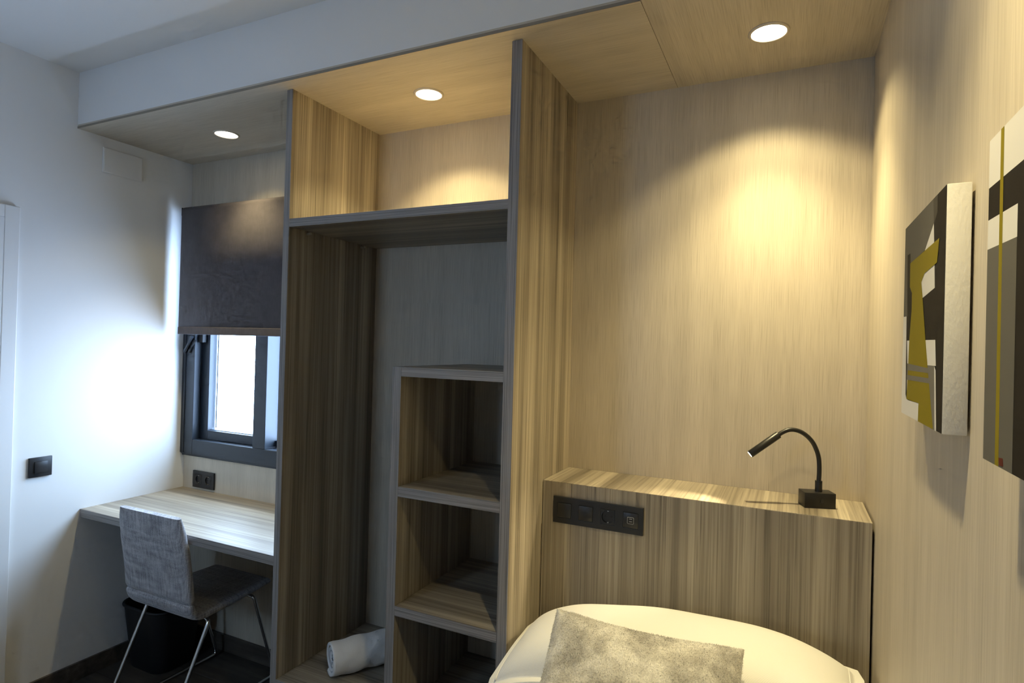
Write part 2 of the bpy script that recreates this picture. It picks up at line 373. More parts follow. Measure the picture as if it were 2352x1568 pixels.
def sash(x0, x1, z0, z1, y0, y1, wst, wrail, light):
    s = bpy.data.objects.new('sash', None); COL.objects.link(s); s.parent = w; s.location = Vector((x0, y0, z0)) - Vector(w.location)
    obj('sash_stile', B(x0, x0 + wst, y0, y1, z0, z1, bevel=0.002), 'alu', s); obj('sash_stile', B(x1 - wst, x1, y0, y1, z0, z1, bevel=0.002), 'alu', s)
    obj('sash_rail', B(x0 + wst, x1 - wst, y0, y1, z0, z0 + wrail, bevel=0.002), 'alu', s); obj('sash_rail', B(x0 + wst, x1 - wst, y0, y1, z1 - wrail, z1, bevel=0.002), 'alu', s)
    obj('pane', B(x0 + wst, x1 - wst, (y0 + y1) / 2 - 0.002, (y0 + y1) / 2 + 0.002, z0 + wrail, z1 - wrail), 'glass', s)
    return s
s1 = sash(0.0865, 0.560, 1.0005, 2.07, 0.022, 0.066, 0.056, 0.046, 0)
obj('glazing_spacer', B(0.151, 0.1565, 0.060, 0.064, 1.056, 2.02), 'alu_dark', s1)
obj('glazing_bead', B(0.140, 0.514, 0.040, 0.044, 1.0465, 1.0500), 'alu_light', s1)
s2 = sash(0.560, 1.045, 1.004, 2.07, 0.040, 0.072, 0.020, 0.030, 0)
obj('glazing_bead', B(0.588, 0.594, 0.066, 0.072, 1.034, 2.04), 'alu_light', s2)
obj('glazing_bead', B(0.600, 0.604, 0.066, 0.072, 1.034, 2.04), 'alu_light', s2)
bm = bmesh.new(); tube(bm, [(0.022, -0.030, 1.438), (0.078, -0.030, 1.520)], 0.008, 6); obj('stay_arm', bm, 'alu', w)
bm = bmesh.new(); tube(bm, [(0.050, -0.026, 1.438), (0.088, -0.020, 1.500)], 0.006, 6); obj('stay_arm', bm, 'alu_dark', w)
obj('stay_bracket', B(0.088, 0.120, -0.004, 0.022, 1.49, 1.53, bevel=0.003), 'alu_dark', w)

# the window behind the camera
w2 = bpy.data.objects.new('window_2', None); COL.objects.link(w2); w2.location = ((WIN2[0] + WIN2[1]) / 2, YF, WIN2[2]); w2['kind'] = 'structure'
a0, a1, c0, c1 = WIN2
for x0, x1 in ((a0, a0 + 0.05), (a1 - 0.05, a1), ((a0 + a1) / 2 - 0.03, (a0 + a1) / 2 + 0.03)): obj('frame_stile', B(x0, x1, YF - 0.07, YF - 0.01, c0, c1, bevel=0.002), 'alu', w2)
xm = (a0 + a1) / 2
for x0, x1 in ((a0 + 0.05, xm - 0.03), (xm + 0.03, a1 - 0.05)):
    for z0, z1 in ((c0, c0 + 0.05), (c1 - 0.05, c1)): obj('frame_rail', B(x0, x1, YF - 0.07, YF - 0.01, z0, z1, bevel=0.002), 'alu', w2)
    obj('pane', B(x0, x1, YF - 0.042, YF - 0.038, c0 + 0.05, c1 - 0.05), 'glass', w2)

# ================================================================== FURNITURE
# ------------------------------------------------------------------ open wardrobe
wd = thing('wardrobe', 'open grey-brown laminate wardrobe between the desk and the bed', 'wardrobe', ((X1A + X2B) / 2, -DW / 2, 0))
E_ = 0.0015
def panel(name, x0, x1, y0, y1, z0, z1, mat, emat, parent, edge='front'):
    o = obj(name, B(x0, x1, y0 + E_, y1, z0, z1, bevel=0.0006, seg=1), mat, parent)
    obj('edge_band', B(x0, x1, y0, y0 + E_, z0, z1, bevel=0.0004, seg=1), emat, o)
    return o
panel('side_panel', X1A, X1B, -DW, 0.0, 0.0, ZC, 'wood_z', 'edge_z', wd)
panel('side_panel', X2A, X2B, -DW, 0.0, 0.0, ZC, 'wood_z', 'edge_z', wd)
panel('top_shelf', X1B, X2A, -DW + 0.0008, 0.0, 1.9148, 1.9437, 'wood_x', 'edge_x', wd)
panel('bottom_shelf', X1B, X2A, -DW + 0.0008, 0.0, 0.293, 0.323, 'wood_x', 'edge_x', wd)
obj('plinth', B(X1B, X2A, -DW + 0.02, -DW + 0.038, 0.0, 0.293), 'wood_x', wd)
for (x, y_, z) in ((X1B + 0.02, -0.40, 1.9148), (X1B + 0.02, -0.10, 1.9148)):
    bm = bmesh.new(); cyl(bm, (x - 0.02, y_, z - 0.010), (1, 0, 0), 0.005, 0.018, 10); obj('shelf_pin', bm, 'steel', wd, 40)
# ------------------------------------------------------------------ cubby shelf inside it
cu = thing('cubby_shelf', 'tall narrow open shelf unit with three shelves inside the wardrobe', 'shelf unit', ((1.6582 + X2A) / 2, -DW / 2, 0.323))
panel('side_panel', 1.6582, 1.6911, -DW + 0.0004, -0.0013, 0.323, 1.4403, 'wood_z', 'edge_z', cu)
for z0, z1 in ((1.4103, 1.4403), (1.0310, 1.0623), (0.6561, 0.6868)):
    panel('shelf', 1.6911, X2A, -DW + 0.001, -0.0013, z0, z1, 'wood_x', 'edge_x', cu)
# ------------------------------------------------------------------ desk
dk = thing('desk', 'pale laminate desk top fixed under the window', 'desk', (X1A / 2, -0.243, 0.714))
dt = obj('desk_top', B(0.0, X1A, -0.4830, 0.0, 0.716, 0.75, bevel=0.0008, seg=1), 'wood_x', dk)
obj('edge_band', B(0.0, X1A, -0.4848, -0.4830, 0.716, 0.75, bevel=0.0004, seg=1), 'edge_x', dt)
# ------------------------------------------------------------------ headboard
XH = 3.0035
hb = thing('headboard', 'boxed laminate headboard with vertical grain behind the bed', 'headboard', ((X2B + XH) / 2, -HB / 2, 0))
obj('front_panel', B(X2B + 0.0015, XH, -HB, -HB + 0.018, 0.0, ZH - 0.0012, bevel=0.0008, seg=1), 'wood_z', hb)
obj('top_panel', B(X2B + 0.0015, XH, -HB + 0.0002, -0.001, ZH - 0.0012, ZH, bevel=0.0005, seg=1), 'wood_y', hb)
obj('side_panel', B(XH - 0.018, XH, -HB + 0.018, -0.001, 0.0, ZH - 0.0012), 'wood_z', hb)

# ------------------------------------------------------------------ bed
BX0, BX1, BY0, BY1 = 2.098, 2.985, -HB - 0.012, -2.20
bd = thing('bed', 'single bed with a white mattress against the laminate headboard', 'bed', ((BX0 + BX1) / 2, (BY0 + BY1) / 2, 0))
obj('bed_base', B(BX0 + 0.01, BX1 - 0.01, BY1 + 0.01, BY0 - 0.01, 0.10, 0.36, bevel=0.01), 'uphol', bd)
obj('mattress', B(BX0 + 0.005, BX1 - 0.005, BY1 + 0.005, BY0 - 0.002, 0.36, 0.600, bevel=0.05, seg=5), 'sheet', bd, 60)
for lx in (BX0 + 0.08, BX1 - 0.08):
    for ly in (BY0 - 0.10, BY1 + 0.10):
        bm = bmesh.new(); cyl(bm, (lx, ly, 0.0), (0, 0, 1), 0.022, 0.10, 16); obj('leg', bm, 'black', bd, 40)
# bedspread: a draped sheet over mattress, hanging at the sides
def sheet_mesh():
    bm = bmesh.new(); nx, ny = 64, 90; grid = []
    for j in range(ny + 1):
        rowv = []
        yy = BY0 - 0.008 - (abs(BY1 - BY0) + 0.02) * j / ny
        for i in range(nx + 1):
            s = -1 + 2 * i / nx                    # along the cloth, across the bed
            half = (BX1 - BX0) / 2 + 0.004; arc = half + 0.26
            d_ = s * arc; R_ = 0.05; flat = half - R_
            if abs(d_) <= flat: px, pz = d_, 0.0
            elif abs(d_) <= flat + R_ * math.pi / 2:
                a = (abs(d_) - flat) / R_; px = math.copysign(flat + R_ * math.sin(a), d_); pz = -R_ * (1 - math.cos(a))
            else:
                px = math.copysign(flat + R_, d_); pz = -R_ - (abs(d_) - flat - R_ * math.pi / 2)
            n_ = noise.noise(Vector((px * 5, yy * 4, pz * 4))) * 0.005
            rowv.append(bm.verts.new(((BX0 + BX1) / 2 + px + (n_ if pz < -0.05 and px < 0 else 0), yy, 0.608 + pz + (n_ if pz > -0.02 else 0))))
        grid.append(rowv)
    for A, C in zip(grid, grid[1:]):
        for i in range(nx): bm.faces.new((A[i], A[i + 1], C[i + 1], C[i]))
    return bm
bs = tag(obj('bedspread', sheet_mesh(), 'spread', None, 180), 'white textured bedspread spread over the bed', 'bedspread')
sm = bs.modifiers.new('solid', 'SOLIDIFY'); sm.thickness = 0.006; sm.offset = 1

def cushion_mesh(a, b, T, flange=0.0, pinch=0.06, n=72, p=2.6, wob=0.0, wfreq=5.0, sag=0.0, droop=0.0, rim=0.0):
    """pillow: half sizes a, b, half thickness T; thin flange beyond the body; closed surface"""
    bm = bmesh.new(); top, bot = {}, {}
    fa, fb = 1 - flange / a, 1 - flange / b
    for j in range(n + 1):
        for i in range(n + 1):
            # finer towards the rim
            u = math.sin((-1 + 2 * i / n) * math.pi / 2); v = math.sin((-1 + 2 * j / n) * math.pi / 2)
            x = u * a * (1 - pinch * (1 - v * v)); y = v * b * (1 - pinch * (1 - u * u))
            # round the plan corners a little
            k = max(0.0, abs(u) + abs(v) - 1.72); x -= math.copysign(k * a * 0.10, u); y -= math.copysign(k * b * 0.10, v)
            bu, bv = min(abs(u) / fa, 1.0), min(abs(v) / fb, 1.0)
            t = T * max(0.0, (1 - bu ** p)) ** 0.55 * max(0.0, (1 - bv ** p)) ** 0.55
            t = max(t, 0.0035 if flange else 0.002) + rim * math.sqrt(max(0.0, 1 - max(abs(u), abs(v)) ** 14))
            wv = wob * noise.noise(Vector((x * wfreq, y * wfreq, T * 10))) * (t / T)
            z0 = -sag * (u * u) - droop * max(0.0, -u) ** 6 * max(0.0, 0.25 - v) ** 1.5
            edge = i in (0, n) or j in (0, n)
            top[i, j] = bm.verts.new((x, y, z0 + (0 if edge else t + wv)))
            bot[i, j] = top[i, j] if edge else bm.verts.new((x, y, z0 - t * 0.8))
    for j in range(n):
        for i in range(n):
            bm.faces.new((top[i, j], top[i + 1, j], top[i + 1, j + 1], top[i, j + 1]))
            q = (bot[i, j + 1], bot[i + 1, j + 1], bot[i + 1, j], bot[i, j])
            if len(set(q)) == 4:
                try: bm.faces.new(q)
                except ValueError: pass
    return bm
def rim_points(a, b, pinch, off=0.0, n=120):
    pts = []
    for k in range(n):
        s = 4 * k / n; side = int(s); f = -1 + 2 * (s - side)
        u, v = ((f, -1), (1, f), (-f, 1), (-1, -f))[side]
        x = u * a * (1 - pinch * (1 - v * v)); y = v * b * (1 - pinch * (1 - u * u))
        kk = max(0.0, abs(u) + abs(v) - 1.72); x -= math.copysign(kk * a * 0.10, u); y -= math.copysign(kk * b * 0.10, v)
        pts.append((x * (1 - off / a), y * (1 - off / b), 0.0))
    return pts
# big white pillow leaning on the headboard
pw = thing('pillow', 'large white pillow with a stitched flange propped against the headboard', 'pillow', (2.5350, -0.4887, 0.733))
pw.rotation_euler = (0.0339, -0.0794, 0.0012)
obj('pillow_body', cushion_mesh(0.4470, 0.1756, 0.0955, flange=0.022, pinch=0.0133, n=110, p=3.794, wob=0.007, wfreq=7.0, sag=0.0426, droop=0.025), 'spread', pw, 180, local=True)
def pillow_point(u, v, a=0.4470, b=0.1756, T=0.0955, fl=0.022, pinch=0.0133, p=3.794, sag=0.0426, lift=0.0008):
    x = u * a * (1 - pinch * (1 - v * v)); y = v * b * (1 - pinch * (1 - u * u))
    bu, bv = min(abs(u) / (1 - fl / a), 1), min(abs(v) / (1 - fl / b), 1)
    t = T * max(0, 1 - bu ** p) ** 0.55 * max(0, 1 - bv ** p) ** 0.55
    t += 0.007 * noise.noise(Vector((x * 7, y * 7, T * 10))) * (t / T)
    return Vector((x, y, -sag * u * u - 0.025 * max(0.0, -u) ** 6 * max(0.0, 0.25 - v) ** 1.5 + max(t, 0.0035) + lift))
for us_ in (-0.930, 0.930):
    bm = bmesh.new(); tube(bm, [pillow_point(us_, -0.86 + 1.72 * k / 60) for k in range(61)], 0.0016, 6); obj('seam', bm, 'spread', pw, 180, local=True)
# grey plush cushion
bm = cushion_mesh(0.2172, 0.2204, 0.058, pinch=0.09, n=120, p=1.9, wob=0.010, wfreq=9.0, rim=0.011)
for v in bm.verts: v.co += Vector((0, 0, 1)) * (noise.noise(v.co * 60) * 0.0012)
bm.normal_update(); bmesh.ops.recalc_face_normals(bm, faces=bm.faces[:]); bm.normal_update()
fib = bmesh.new(); tri = [f for f in bm.faces]; wts = [f.calc_area() for f in tri]
for f in random.choices(tri, wts, k=42000):                       # short plush pile
    vs = [v.co for v in f.verts]; a_, b_ = random.random(), random.random()
    p0 = vs[0].lerp(vs[1], a_).lerp(vs[-1].lerp(vs[2], a_), b_); nr = f.normal
    lay = Vector((noise.noise(p0 * 16), noise.noise(p0 * 16 + Vector((9, 0, 0))), noise.noise(p0 * 16 + Vector((0, 7, 0)))))
    dr = (nr + lay * 1.1 + Vector((random.uniform(-.5, .5), random.uniform(-.5, .5), random.uniform(-.5, .5)))).normalized()
    if dr.dot(nr) < 0.15: dr = (dr + nr * 0.5).normalized()
    sd = dr.cross(Vector((random.uniform(-1, 1), random.uniform(-1, 1), random.uniform(-1, 1)))).normalized() * 0.00035
    ln = random.uniform(0.0022, 0.0042)
    fib.faces.new((fib.verts.new(p0 - sd), fib.verts.new(p0 + sd), fib.verts.new(p0 + dr * ln)))
cs = tag(obj('cushion', bm, 'plush', None, 180), 'small grey plush cushion leaning on the white pillow', 'cushion')
cs.location = (2.5216, -0.836, 0.7524); cs.rotation_euler = (0.6393, 0.0059, 0.0368)
me = bpy.data.meshes.new('pile'); fib.to_mesh(me); fib.free(); me.materials.append(M['plush'])
fo_ = bpy.data.objects.new('pile', me); COL.objects.link(fo_); fo_.parent = cs; fo_['kind'] = 'stuff'

# ------------------------------------------------------------------ roller blind
rb = thing('roller_blind', 'dark charcoal roller blind half lowered over the window', 'blind', (0.56, -0.07, 1.53))
bm = bmesh.new(); prof = [(-0.085, 1.566), (-0.085, 2.140)]
for k in range(1, 9):
    a = k / 8 * math.pi * 0.75; prof.append((-0.061 - 0.024 * math.cos(a), 2.140 + 0.024 * math.sin(a)))
prev = None
for (yy, zz) in prof:
    cur = [bm.verts.new((x_, yy, zz)) for x_ in (0.047, 0.3, 0.6, 0.9, 1.12)]
    if prev:
        for i in range(4): bm.faces.new((prev[i], prev[i + 1], cur[i + 1], cur[i]))
    prev = cur
fb_ = obj('blind_fabric', bm, 'blind', rb, 40)
md = fb_.modifiers.new('solid', 'SOLIDIFY'); md.thickness = 0.0012
bm = B(0.047, 1.12, -0.0890, -0.0805, 1.529, 1.566, bevel=0.003); obj('bottom_bar', bm, 'blind', rb)
bm = bmesh.new(); cyl(bm, (0.045, -0.061, 2.140), (1, 0, 0), 0.0225, 1.077, 24); obj('roller_tube', bm, 'alu_light', rb, 40)
for x_ in (0.037, 1.124): obj('bracket', B(x_, x_ + 0.006, -0.080, -0.022, 2.120, 2.160, bevel=0.001), 'black', rb)

# ------------------------------------------------------------------ chair (local frame: origin on the floor, +y to the desk)
ch = thing('desk_chair', 'grey fabric chair with steel sled legs pushed under the desk', 'chair', (0.543, -0.294, 0), 0.0)
def shell(profile, half, thick, nx=18, name='seat', roundtop=0.0, roundend=0.0):
    """sweep a side profile across the width, rounded at the sides"""
    bm = bmesh.new(); P_ = [Vector((0, p[0], p[1])) for p in profile]; rows = []
    n = len(P_)
    for i, p in enumerate(P_):
        t = (P_[min(i + 1, n - 1)] - P_[max(i - 1, 0)]).normalized(); nr = Vector((0, -t.z, t.y))
        ring = []
        hw = half(i / (n - 1)); m_ = 28
        endk = min(1.0, min(i, n - 1 - i) / 2.0)
        for k in range(m_):
            a = 2 * math.pi * k / m_; ca, sa = math.cos(a), math.sin(a)
            ex, ez = math.copysign(abs(ca) ** 0.22, ca), math.copysign(abs(sa) ** 0.55, sa)
            ring.append(bm.verts.new(p + Vector((ex * (hw - (0.006 if endk == 0 else 0)), 0, 0)) + nr * ez * thick / 2 * (0.55 + 0.45 * endk)))
        rows.append(ring)
    for A, C in zip(rows, rows[1:]):
        for k in range(len(A)): bm.faces.new((A[k], A[(k + 1) % len(A)], C[(k + 1) % len(A)], C[k]))
    bm.faces.new(rows[0][::-1]); bm.faces.new(rows[-1])
    return bm
CY = -0.27
def smooth_profile(pts, rad, n=8): return [(q.y, q.z) for q in fillet([(0, a - CY, c) for a, c in pts], rad, n)]
full = smooth_profile([(-0.505, 0.825), (-0.478, 0.67), (-0.462, 0.56), (-0.450, 0.418), (-0.06, 0.438)], 0.075, 8)
full2 = []
for a, c in zip(full, full[1:]):
    for k in range(3): full2.append((a[0] + (c[0] - a[0]) * k / 3, a[1] + (c[1] - a[1]) * k / 3))
full2.append(full[-1])
ib = max(i for i, q in enumerate(full2) if q[1] > 0.48)
obj('backrest', shell(full2[:ib + 1], lambda s: 0.200 - 0.012 * max(0, 1 - s * 7) ** 2, 0.036), 'uphol', ch, 50, local=True)
obj('seat', shell(full2[ib:], lambda s: 0.200 - 0.012 * max(0, s * 7 - 6) ** 2, 0.036), 'uphol', ch, 50, local=True)
for sx in (-1, 1):
    hx = sx * 0.188; ux = sx * 0.150
    path = [(ux, -0.375 - CY, 0.399), (hx, -0.372 - CY, 0.392), (hx, -0.545 - CY, 0.008), (hx, -0.030 - CY, 0.008), (hx, -0.155 - CY, 0.402), (ux, -0.160 - CY, 0.407)]
    bm = bmesh.new(); tube(bm, fillet(path, 0.030, 7), 0.0075, 12); obj('sled_leg', bm, 'chrome', ch, 60, local=True)
bm = bmesh.new(); tube(bm, [(-0.15, -0.375 - CY, 0.399), (0.15, -0.375 - CY, 0.399)], 0.0075, 10); obj('cross_bar', bm, 'chrome', ch, 60, local=True)
bm = bmesh.new(); tube(bm, [(-0.15, -0.160 - CY, 0.407), (0.15, -0.160 - CY, 0.407)], 0.0075, 10); obj('cross_bar', bm, 'chrome', ch, 60, local=True)

# ------------------------------------------------------------------ waste bin
def rr(hx, hy, r, z, n=8):
    out = []
    for cx, cy, a0 in ((hx - r, hy - r, 0), (-hx + r, hy - r, 90), (-hx + r, -hy + r, 180), (hx - r, -hy + r, 270)):
        for k in range(n + 1):
            a = math.radians(a0 + 90 * k / n); out.append((cx + r * math.cos(a), cy + r * math.sin(a), z))
    return out
bn = thing('waste_bin', 'black plastic waste bin on the floor under the desk', 'bin', (0.176, -0.205, 0))
bm = bmesh.new(); rings = []
for hx, hy, r, z in ((0.116, 0.094, 0.06, 0.0), (0.119, 0.097, 0.06, 0.006), (0.148, 0.124, 0.07, 0.285), (0.144, 0.120, 0.068, 0.285), (0.115, 0.093, 0.056, 0.012)):
    rings.append([bm.verts.new(q) for q in rr(hx, hy, r, z)])
for A, C in zip(rings, rings[1:]):
    for k in range(len(A)): bm.faces.new((A[k], A[(k + 1) % len(A)], C[(k + 1) % len(A)], C[k]))
bm.faces.new(rings[0][::-1]); bm.faces.new(rings[-1])
obj('bin_body', bm, 'bin', bn, 40, local=True)
bm = bmesh.new(); pts = [Vector(q) for q in rr(0.149, 0.125, 0.07, 0.285)]; tube(bm, pts + [pts[0]], 0.006, 8, cap=False); obj('rim', bm, 'bin', bn, 60, local=True)

# ------------------------------------------------------------------ rolled towel
tw = thing('rolled_towel', 'white rolled towel lying on the wardrobe floor', 'towel', (1.345, -0.388, 0.323))
tw.rotation_euler = (0, 0, math.radians(57))
bm = bmesh.new(); turns = 3.2; n = 110; NL = 40; LEN = 0.34; zc = 0.066
def spiral(k, off):
    a = k / n * turns * 2 * math.pi; r = 0.014 + (0.064 - 0.014) * (k / n) - off
    return r * math.cos(a + 3.9), r * math.sin(a + 3.9) * 1.0
outline = [spiral(k, 0.0) for k in range(n + 1)] + [spiral(k, 0.0125) for k in range(n, -1, -1)]
rings = []
for l in range(NL + 1):
    f = l / NL; ring = []
    for (a, c) in outline:
        rr_ = math.hypot(a, c); ang = math.atan2(c, a)
        wr = 1 + 0.05 * noise.noise(Vector((f * 9 + ang * 0.9, math.cos(ang) * 1.3, math.sin(ang) * 1.3))) + 0.025 * math.sin(f * 21 + ang * 1.5)
        if f < 0.06: wr *= 0.95 + 0.05 * f / 0.06
        inset = 0.012 * (0.064 - rr_) / 0.05 * (1 if l == 0 else 0)
        ring.append(bm.verts.new((f * LEN + inset, a * wr, max(0.001, zc + c * wr))))
    rings.append(ring)
m_ = len(outline)
for A, C in zip(rings, rings[1:]):
    for k in range(m_): bm.faces.new((A[k], A[(k + 1) % m_], C[(k + 1) % m_], C[k]))
for R_ in (rings[0], rings[-1]):
    for k in range(n): bm.faces.new((R_[k], R_[k + 1], R_[m_ - 2 - k], R_[m_ - 1 - k]))
obj('towel_roll', bm, 'towel', tw, 180, local=True)

# ================================================================== FITTINGS
# generic plates built in a local frame: x across, z up, facing -y, back at y=0
def insert_socket(size, r, depth, y0):
    bm = bmesh.new(); n = 32; sq, ci, cb = [], [], []
    for k in range(n):
        a = 2 * math.pi * k / n; c, s_ = math.cos(a), math.sin(a); q = size / 2 / max(abs(c), abs(s_))
        sq.append(bm.verts.new((c * q, y0, s_ * q))); ci.append(bm.verts.new((c * r, y0, s_ * r))); cb.append(bm.verts.new((c * r * .97, y0 + depth, s_ * r * .97)))
    back = [bm.verts.new((v.co.x, y0 + depth + 0.0005, v.co.z)) for v in sq]
    for k in range(n):
        k2 = (k + 1) % n
        bm.faces.new((sq[k], sq[k2], ci[k2], ci[k])); bm.faces.new((ci[k], ci[k2], cb[k2], cb[k])); bm.faces.new((sq[k], back[k], back[k2], sq[k2]))
    bm.faces.new(cb)
    return bm
def move(bm, x, z):
    for v in bm.verts: v.co.x += x; v.co.z += z
    return bm
def socket_parts(root, x, z, size, r, yf):
    o = obj('socket', move(insert_socket(size, r, 0.006, -yf), x, z), 'black2', root, 30, local=True)
    for sx in (-1, 1):
        bm = bmesh.new(); cyl(bm, (x + sx * 0.0095, -yf + 0.0065, z), (0, -1, 0), 0.0028, 0.0012, 12); obj('pin_hole', bm, 'hole', o, 40, local=True)
    for sz in (-1, 1):
        bm = bmesh.new(); box(bm, x - 0.002, x + 0.002, -yf + 0.0015, -yf + 0.006, z + sz * (r - 0.002) - 0.0012, z + sz * (r - 0.002) + 0.0012); obj('earth_clip', bm, 'steel', o, None, local=True)
    return o
def plate_mesh(hw, hh, th, centres, half):
    """cover plate with a square opening at each module"""
    bm = bmesh.new(); xs = sorted(centres)
    box(bm, -hw, hw, -th, 0.0, half, hh, bevel=0.0012); box(bm, -hw, hw, -th, 0.0, -hh, -half, bevel=0.0012)
    e = [-hw] + [q_ for c in xs for q_ in (c - half, c + half)] + [hw]
    for k in range(0, len(e), 2): box(bm, e[k], e[k + 1], -th + 0.00004, 0.0, -half - 0.002, half + 0.002)
    return bm
# four-gang plate on the headboard
q = thing('bedside_control_plate', 'long black four-gang plate with switches, socket and charger on the headboard', 'socket plate', (2.2695, -HB, 0.9985))
obj('plate', plate_mesh(0.1445, 0.0415, 0.008, (-0.1065, -0.0355, 0.0355, 0.1065), 0.0232), 'black', q, None, local=True)
for k in (0, 1):
    x = -0.1065 + 0.071 * k
    obj('rocker', B(x - 0.0225, x + 0.0225, -0.0094, -0.0010, -0.0225, 0.0225, bevel=0.0008), 'black2', q, 40, local=True)
socket_parts(q, 0.0355, 0.0, 0.045, 0.0195, 0.0082)
us = obj('charger', B(0.0840, 0.1290, -0.0094, -0.0010, -0.0225, 0.0225, bevel=0.0008), 'black2', q, 40, local=True)
bm = bmesh.new(); rp = [Vector((0.1065 + a, -0.0096, c)) for a, c, _ in rr(0.0098, 0.0098, 0.003, 0)]; tube(bm, rp + [rp[0]], 0.0005, 6, cap=False); obj('marking', bm, 'grey_print', us, None, local=True)
for z in (0.0045, -0.0035):
    obj('usb_port', B(0.1005, 0.1125, -0.0097, -0.0090, z - 0.0022, z + 0.0022), 'hole', us, None, local=True)
    obj('usb_tongue', B(0.1025, 0.1115, -0.0100, -0.0092, z - 0.0003, z + 0.0010), 'grey_print', us, None, local=True)
# double socket above the desk
q = thing('double_socket', 'black double wall socket above the desk', 'socket', (0.161, 0.0, 0.803))
obj('plate', plate_mesh(0.077, 0.0415, 0.009, (-0.0355, 0.0355), 0.0232), 'black', q, None, local=True)
for x in (-0.0355, 0.0355): socket_parts(q, x, 0.0, 0.045, 0.0195, 0.0095)
# light switch on the left wall (faces +x)
q = thing('light_switch', 'square black light switch on the white wall', 'switch', (0.0, -0.644, 0.963), math.radians(90))
obj('plate', B(-0.0415, 0.0415, -0.010, 0.0, -0.0405, 0.0405, bevel=0.002), 'black', q, 40, local=True)
obj('rocker', B(-0.0235, 0.0235, -0.0145, -0.009, -0.0235, 0.0235, bevel=0.0015), 'black2', q, 40, local=True)
# painted access cover high on the left wall
q = thing('wall_cover_plate', 'white painted rectangular cover plate high on the left wall', 'cover plate', (0.0, -0.35, 2.300))
obj('cover', B(0.0, 0.008, -0.089, 0.089, -0.056, 0.056, bevel=0.003), 'white', q, None, local=True)
obj('lid', B(0.008, 0.0092, -0.084, 0.084, -0.051, 0.051, bevel=0.001), 'white', q, None, local=True)

# ------------------------------------------------------------------ downlights
def downlight(label, x, y, power=1.0, beam=1.0, group='recessed downlights in the timber soffit'):
    t = thing('downlight', label, 'light', (x, y, ZC), group=group)
    bm = bmesh.new(); n = 40; prof = [(0.0450, -0.0005), (0.0460, -0.004), (0.0500, -0.0044), (0.0535, -0.0016), (0.0535, 0.0)]
    rings = [[bm.verts.new((r * math.cos(2 * math.pi * k / n), r * math.sin(2 * math.pi * k / n), z)) for k in range(n)] for r, z in prof]
    for A, C in zip(rings, rings[1:]):
        for k in range(n): bm.faces.new((A[k], A[(k + 1) % n], C[(k + 1) % n], C[k]))
    obj('trim_ring', bm, 'ring', t, 60, local=True)
    bm = bmesh.new(); cyl(bm, (0, 0, -0.0015), (0, 0, 1), 0.0455, 0.001, 40); obj('lens', bm, 'lens', t, None, local=True)
    # reflector lamp: a concentrated beam inside a weaker, sharply cut-off spill
    for nm, en, size, blend in (('downlight_spill', SPILL, 117, 0.40), ('downlight_beam', BEAM * beam, 88, 1.0)):
        l = bpy.data.lights.new(nm, 'SPOT'); l.energy = en * power; l.color = SPOT_COLOR; l.spot_size = math.radians(size); l.spot_blend = blend
        l.shadow_soft_size = 0.028; l.use_soft_falloff = False
        lo = bpy.data.objects.new(nm, l); COL.objects.link(lo); lo.parent = t; lo.location = (0, 0, -0.006)
    return t
downlight('round recessed downlight above the desk', 0.5628, -0.2526, 0.30, 1.7)
downlight('round recessed downlight above the wardrobe shelf', 1.6202, -0.2710)
downlight('round recessed downlight above the headboard, largest in view', 2.7288, -0.2605)
downlight('round recessed downlight over the middle of the bed, beyond the frame', 2.7288, -1.33, 0.85)

# ------------------------------------------------------------------ reading lamp
LZ = math.radians(18.9)
lp = thing('reading_lamp', 'matt black gooseneck reading lamp, lit, standing on the headboard', 'lamp', (2.8785, -0.129, ZH), LZ)
obj('base', B(-0.0415, 0.0415, -0.025, 0.025, 0.0, 0.043, bevel=0.0012), 'lampblk', lp, 40, local=True)
bm = bmesh.new(); cyl(bm, (0.004, -0.025, 0.021), (0, -1, 0), 0.0052, 0.0016, 20); obj('switch_button', bm, 'black2', lp, 40, local=True)
bm = bmesh.new(); cyl(bm, (0.004, 0.0, 0.043), (0, 0, 1), 0.0095, 0.030, 20); obj('collar', bm, 'lampblk', lp, 40, local=True)
neck = [(0.004, 0.070), (0.005, 0.10), (0.003, 0.135), (-0.004, 0.160), (-0.016, 0.183), (-0.035, 0.202), (-0.056, 0.2125), (-0.078, 0.2140), (-0.098, 0.2055), (-0.117, 0.191)]
def catmull(p, n=6):
    out = []
    for i in range(len(p) - 1):
        p0, p1, p2, p3 = p[max(i - 1, 0)], p[i], p[i + 1], p[min(i + 2, len(p) - 1)]
        for k in range(n):
            t = k / n
            out.append(tuple(0.5 * (2 * b_ + (c - a) * t + (2 * a - 5 * b_ + 4 * c - d_) * t * t + (3 * b_ - a - 3 * c + d_) * t ** 3) for a, b_, c, d_ in zip(p0, p1, p2, p3)))
    return out + [p[-1]]
bm = bmesh.new(); tube(bm, [(x, 0, z) for x, z in catmull(neck)], 0.0062, 14); obj('gooseneck', bm, 'lampblk', lp, 60, local=True)
hd0, hd1 = Vector((-0.108, 0, 0.199)), Vector((-0.186, 0, 0.1385)); hdir = (hd1 - hd0).normalized()
bm = bmesh.new()
tube(bm, [hd0, hd0 + hdir * 0.001, hd1 - hdir * 0.001, hd1, hd1 - hdir * 0.0005], [0.0098, 0.0106, 0.0106, 0.0102, 0.0088], 28); obj('lamp_head', bm, 'lampblk', lp, 40, local=True)
bm = bmesh.new(); cyl(bm, hd1 - hdir * 0.0006, hdir, 0.0084, 0.0006, 24); obj('lens', bm, 'led', lp, None, local=True)
l = bpy.data.lights.new('reading_beam', 'SPOT'); l.energy = 7.0; l.color = (1.0, 0.83, 0.50); l.spot_size = math.radians(62); l.spot_blend = 0.8; l.shadow_soft_size = 0.008
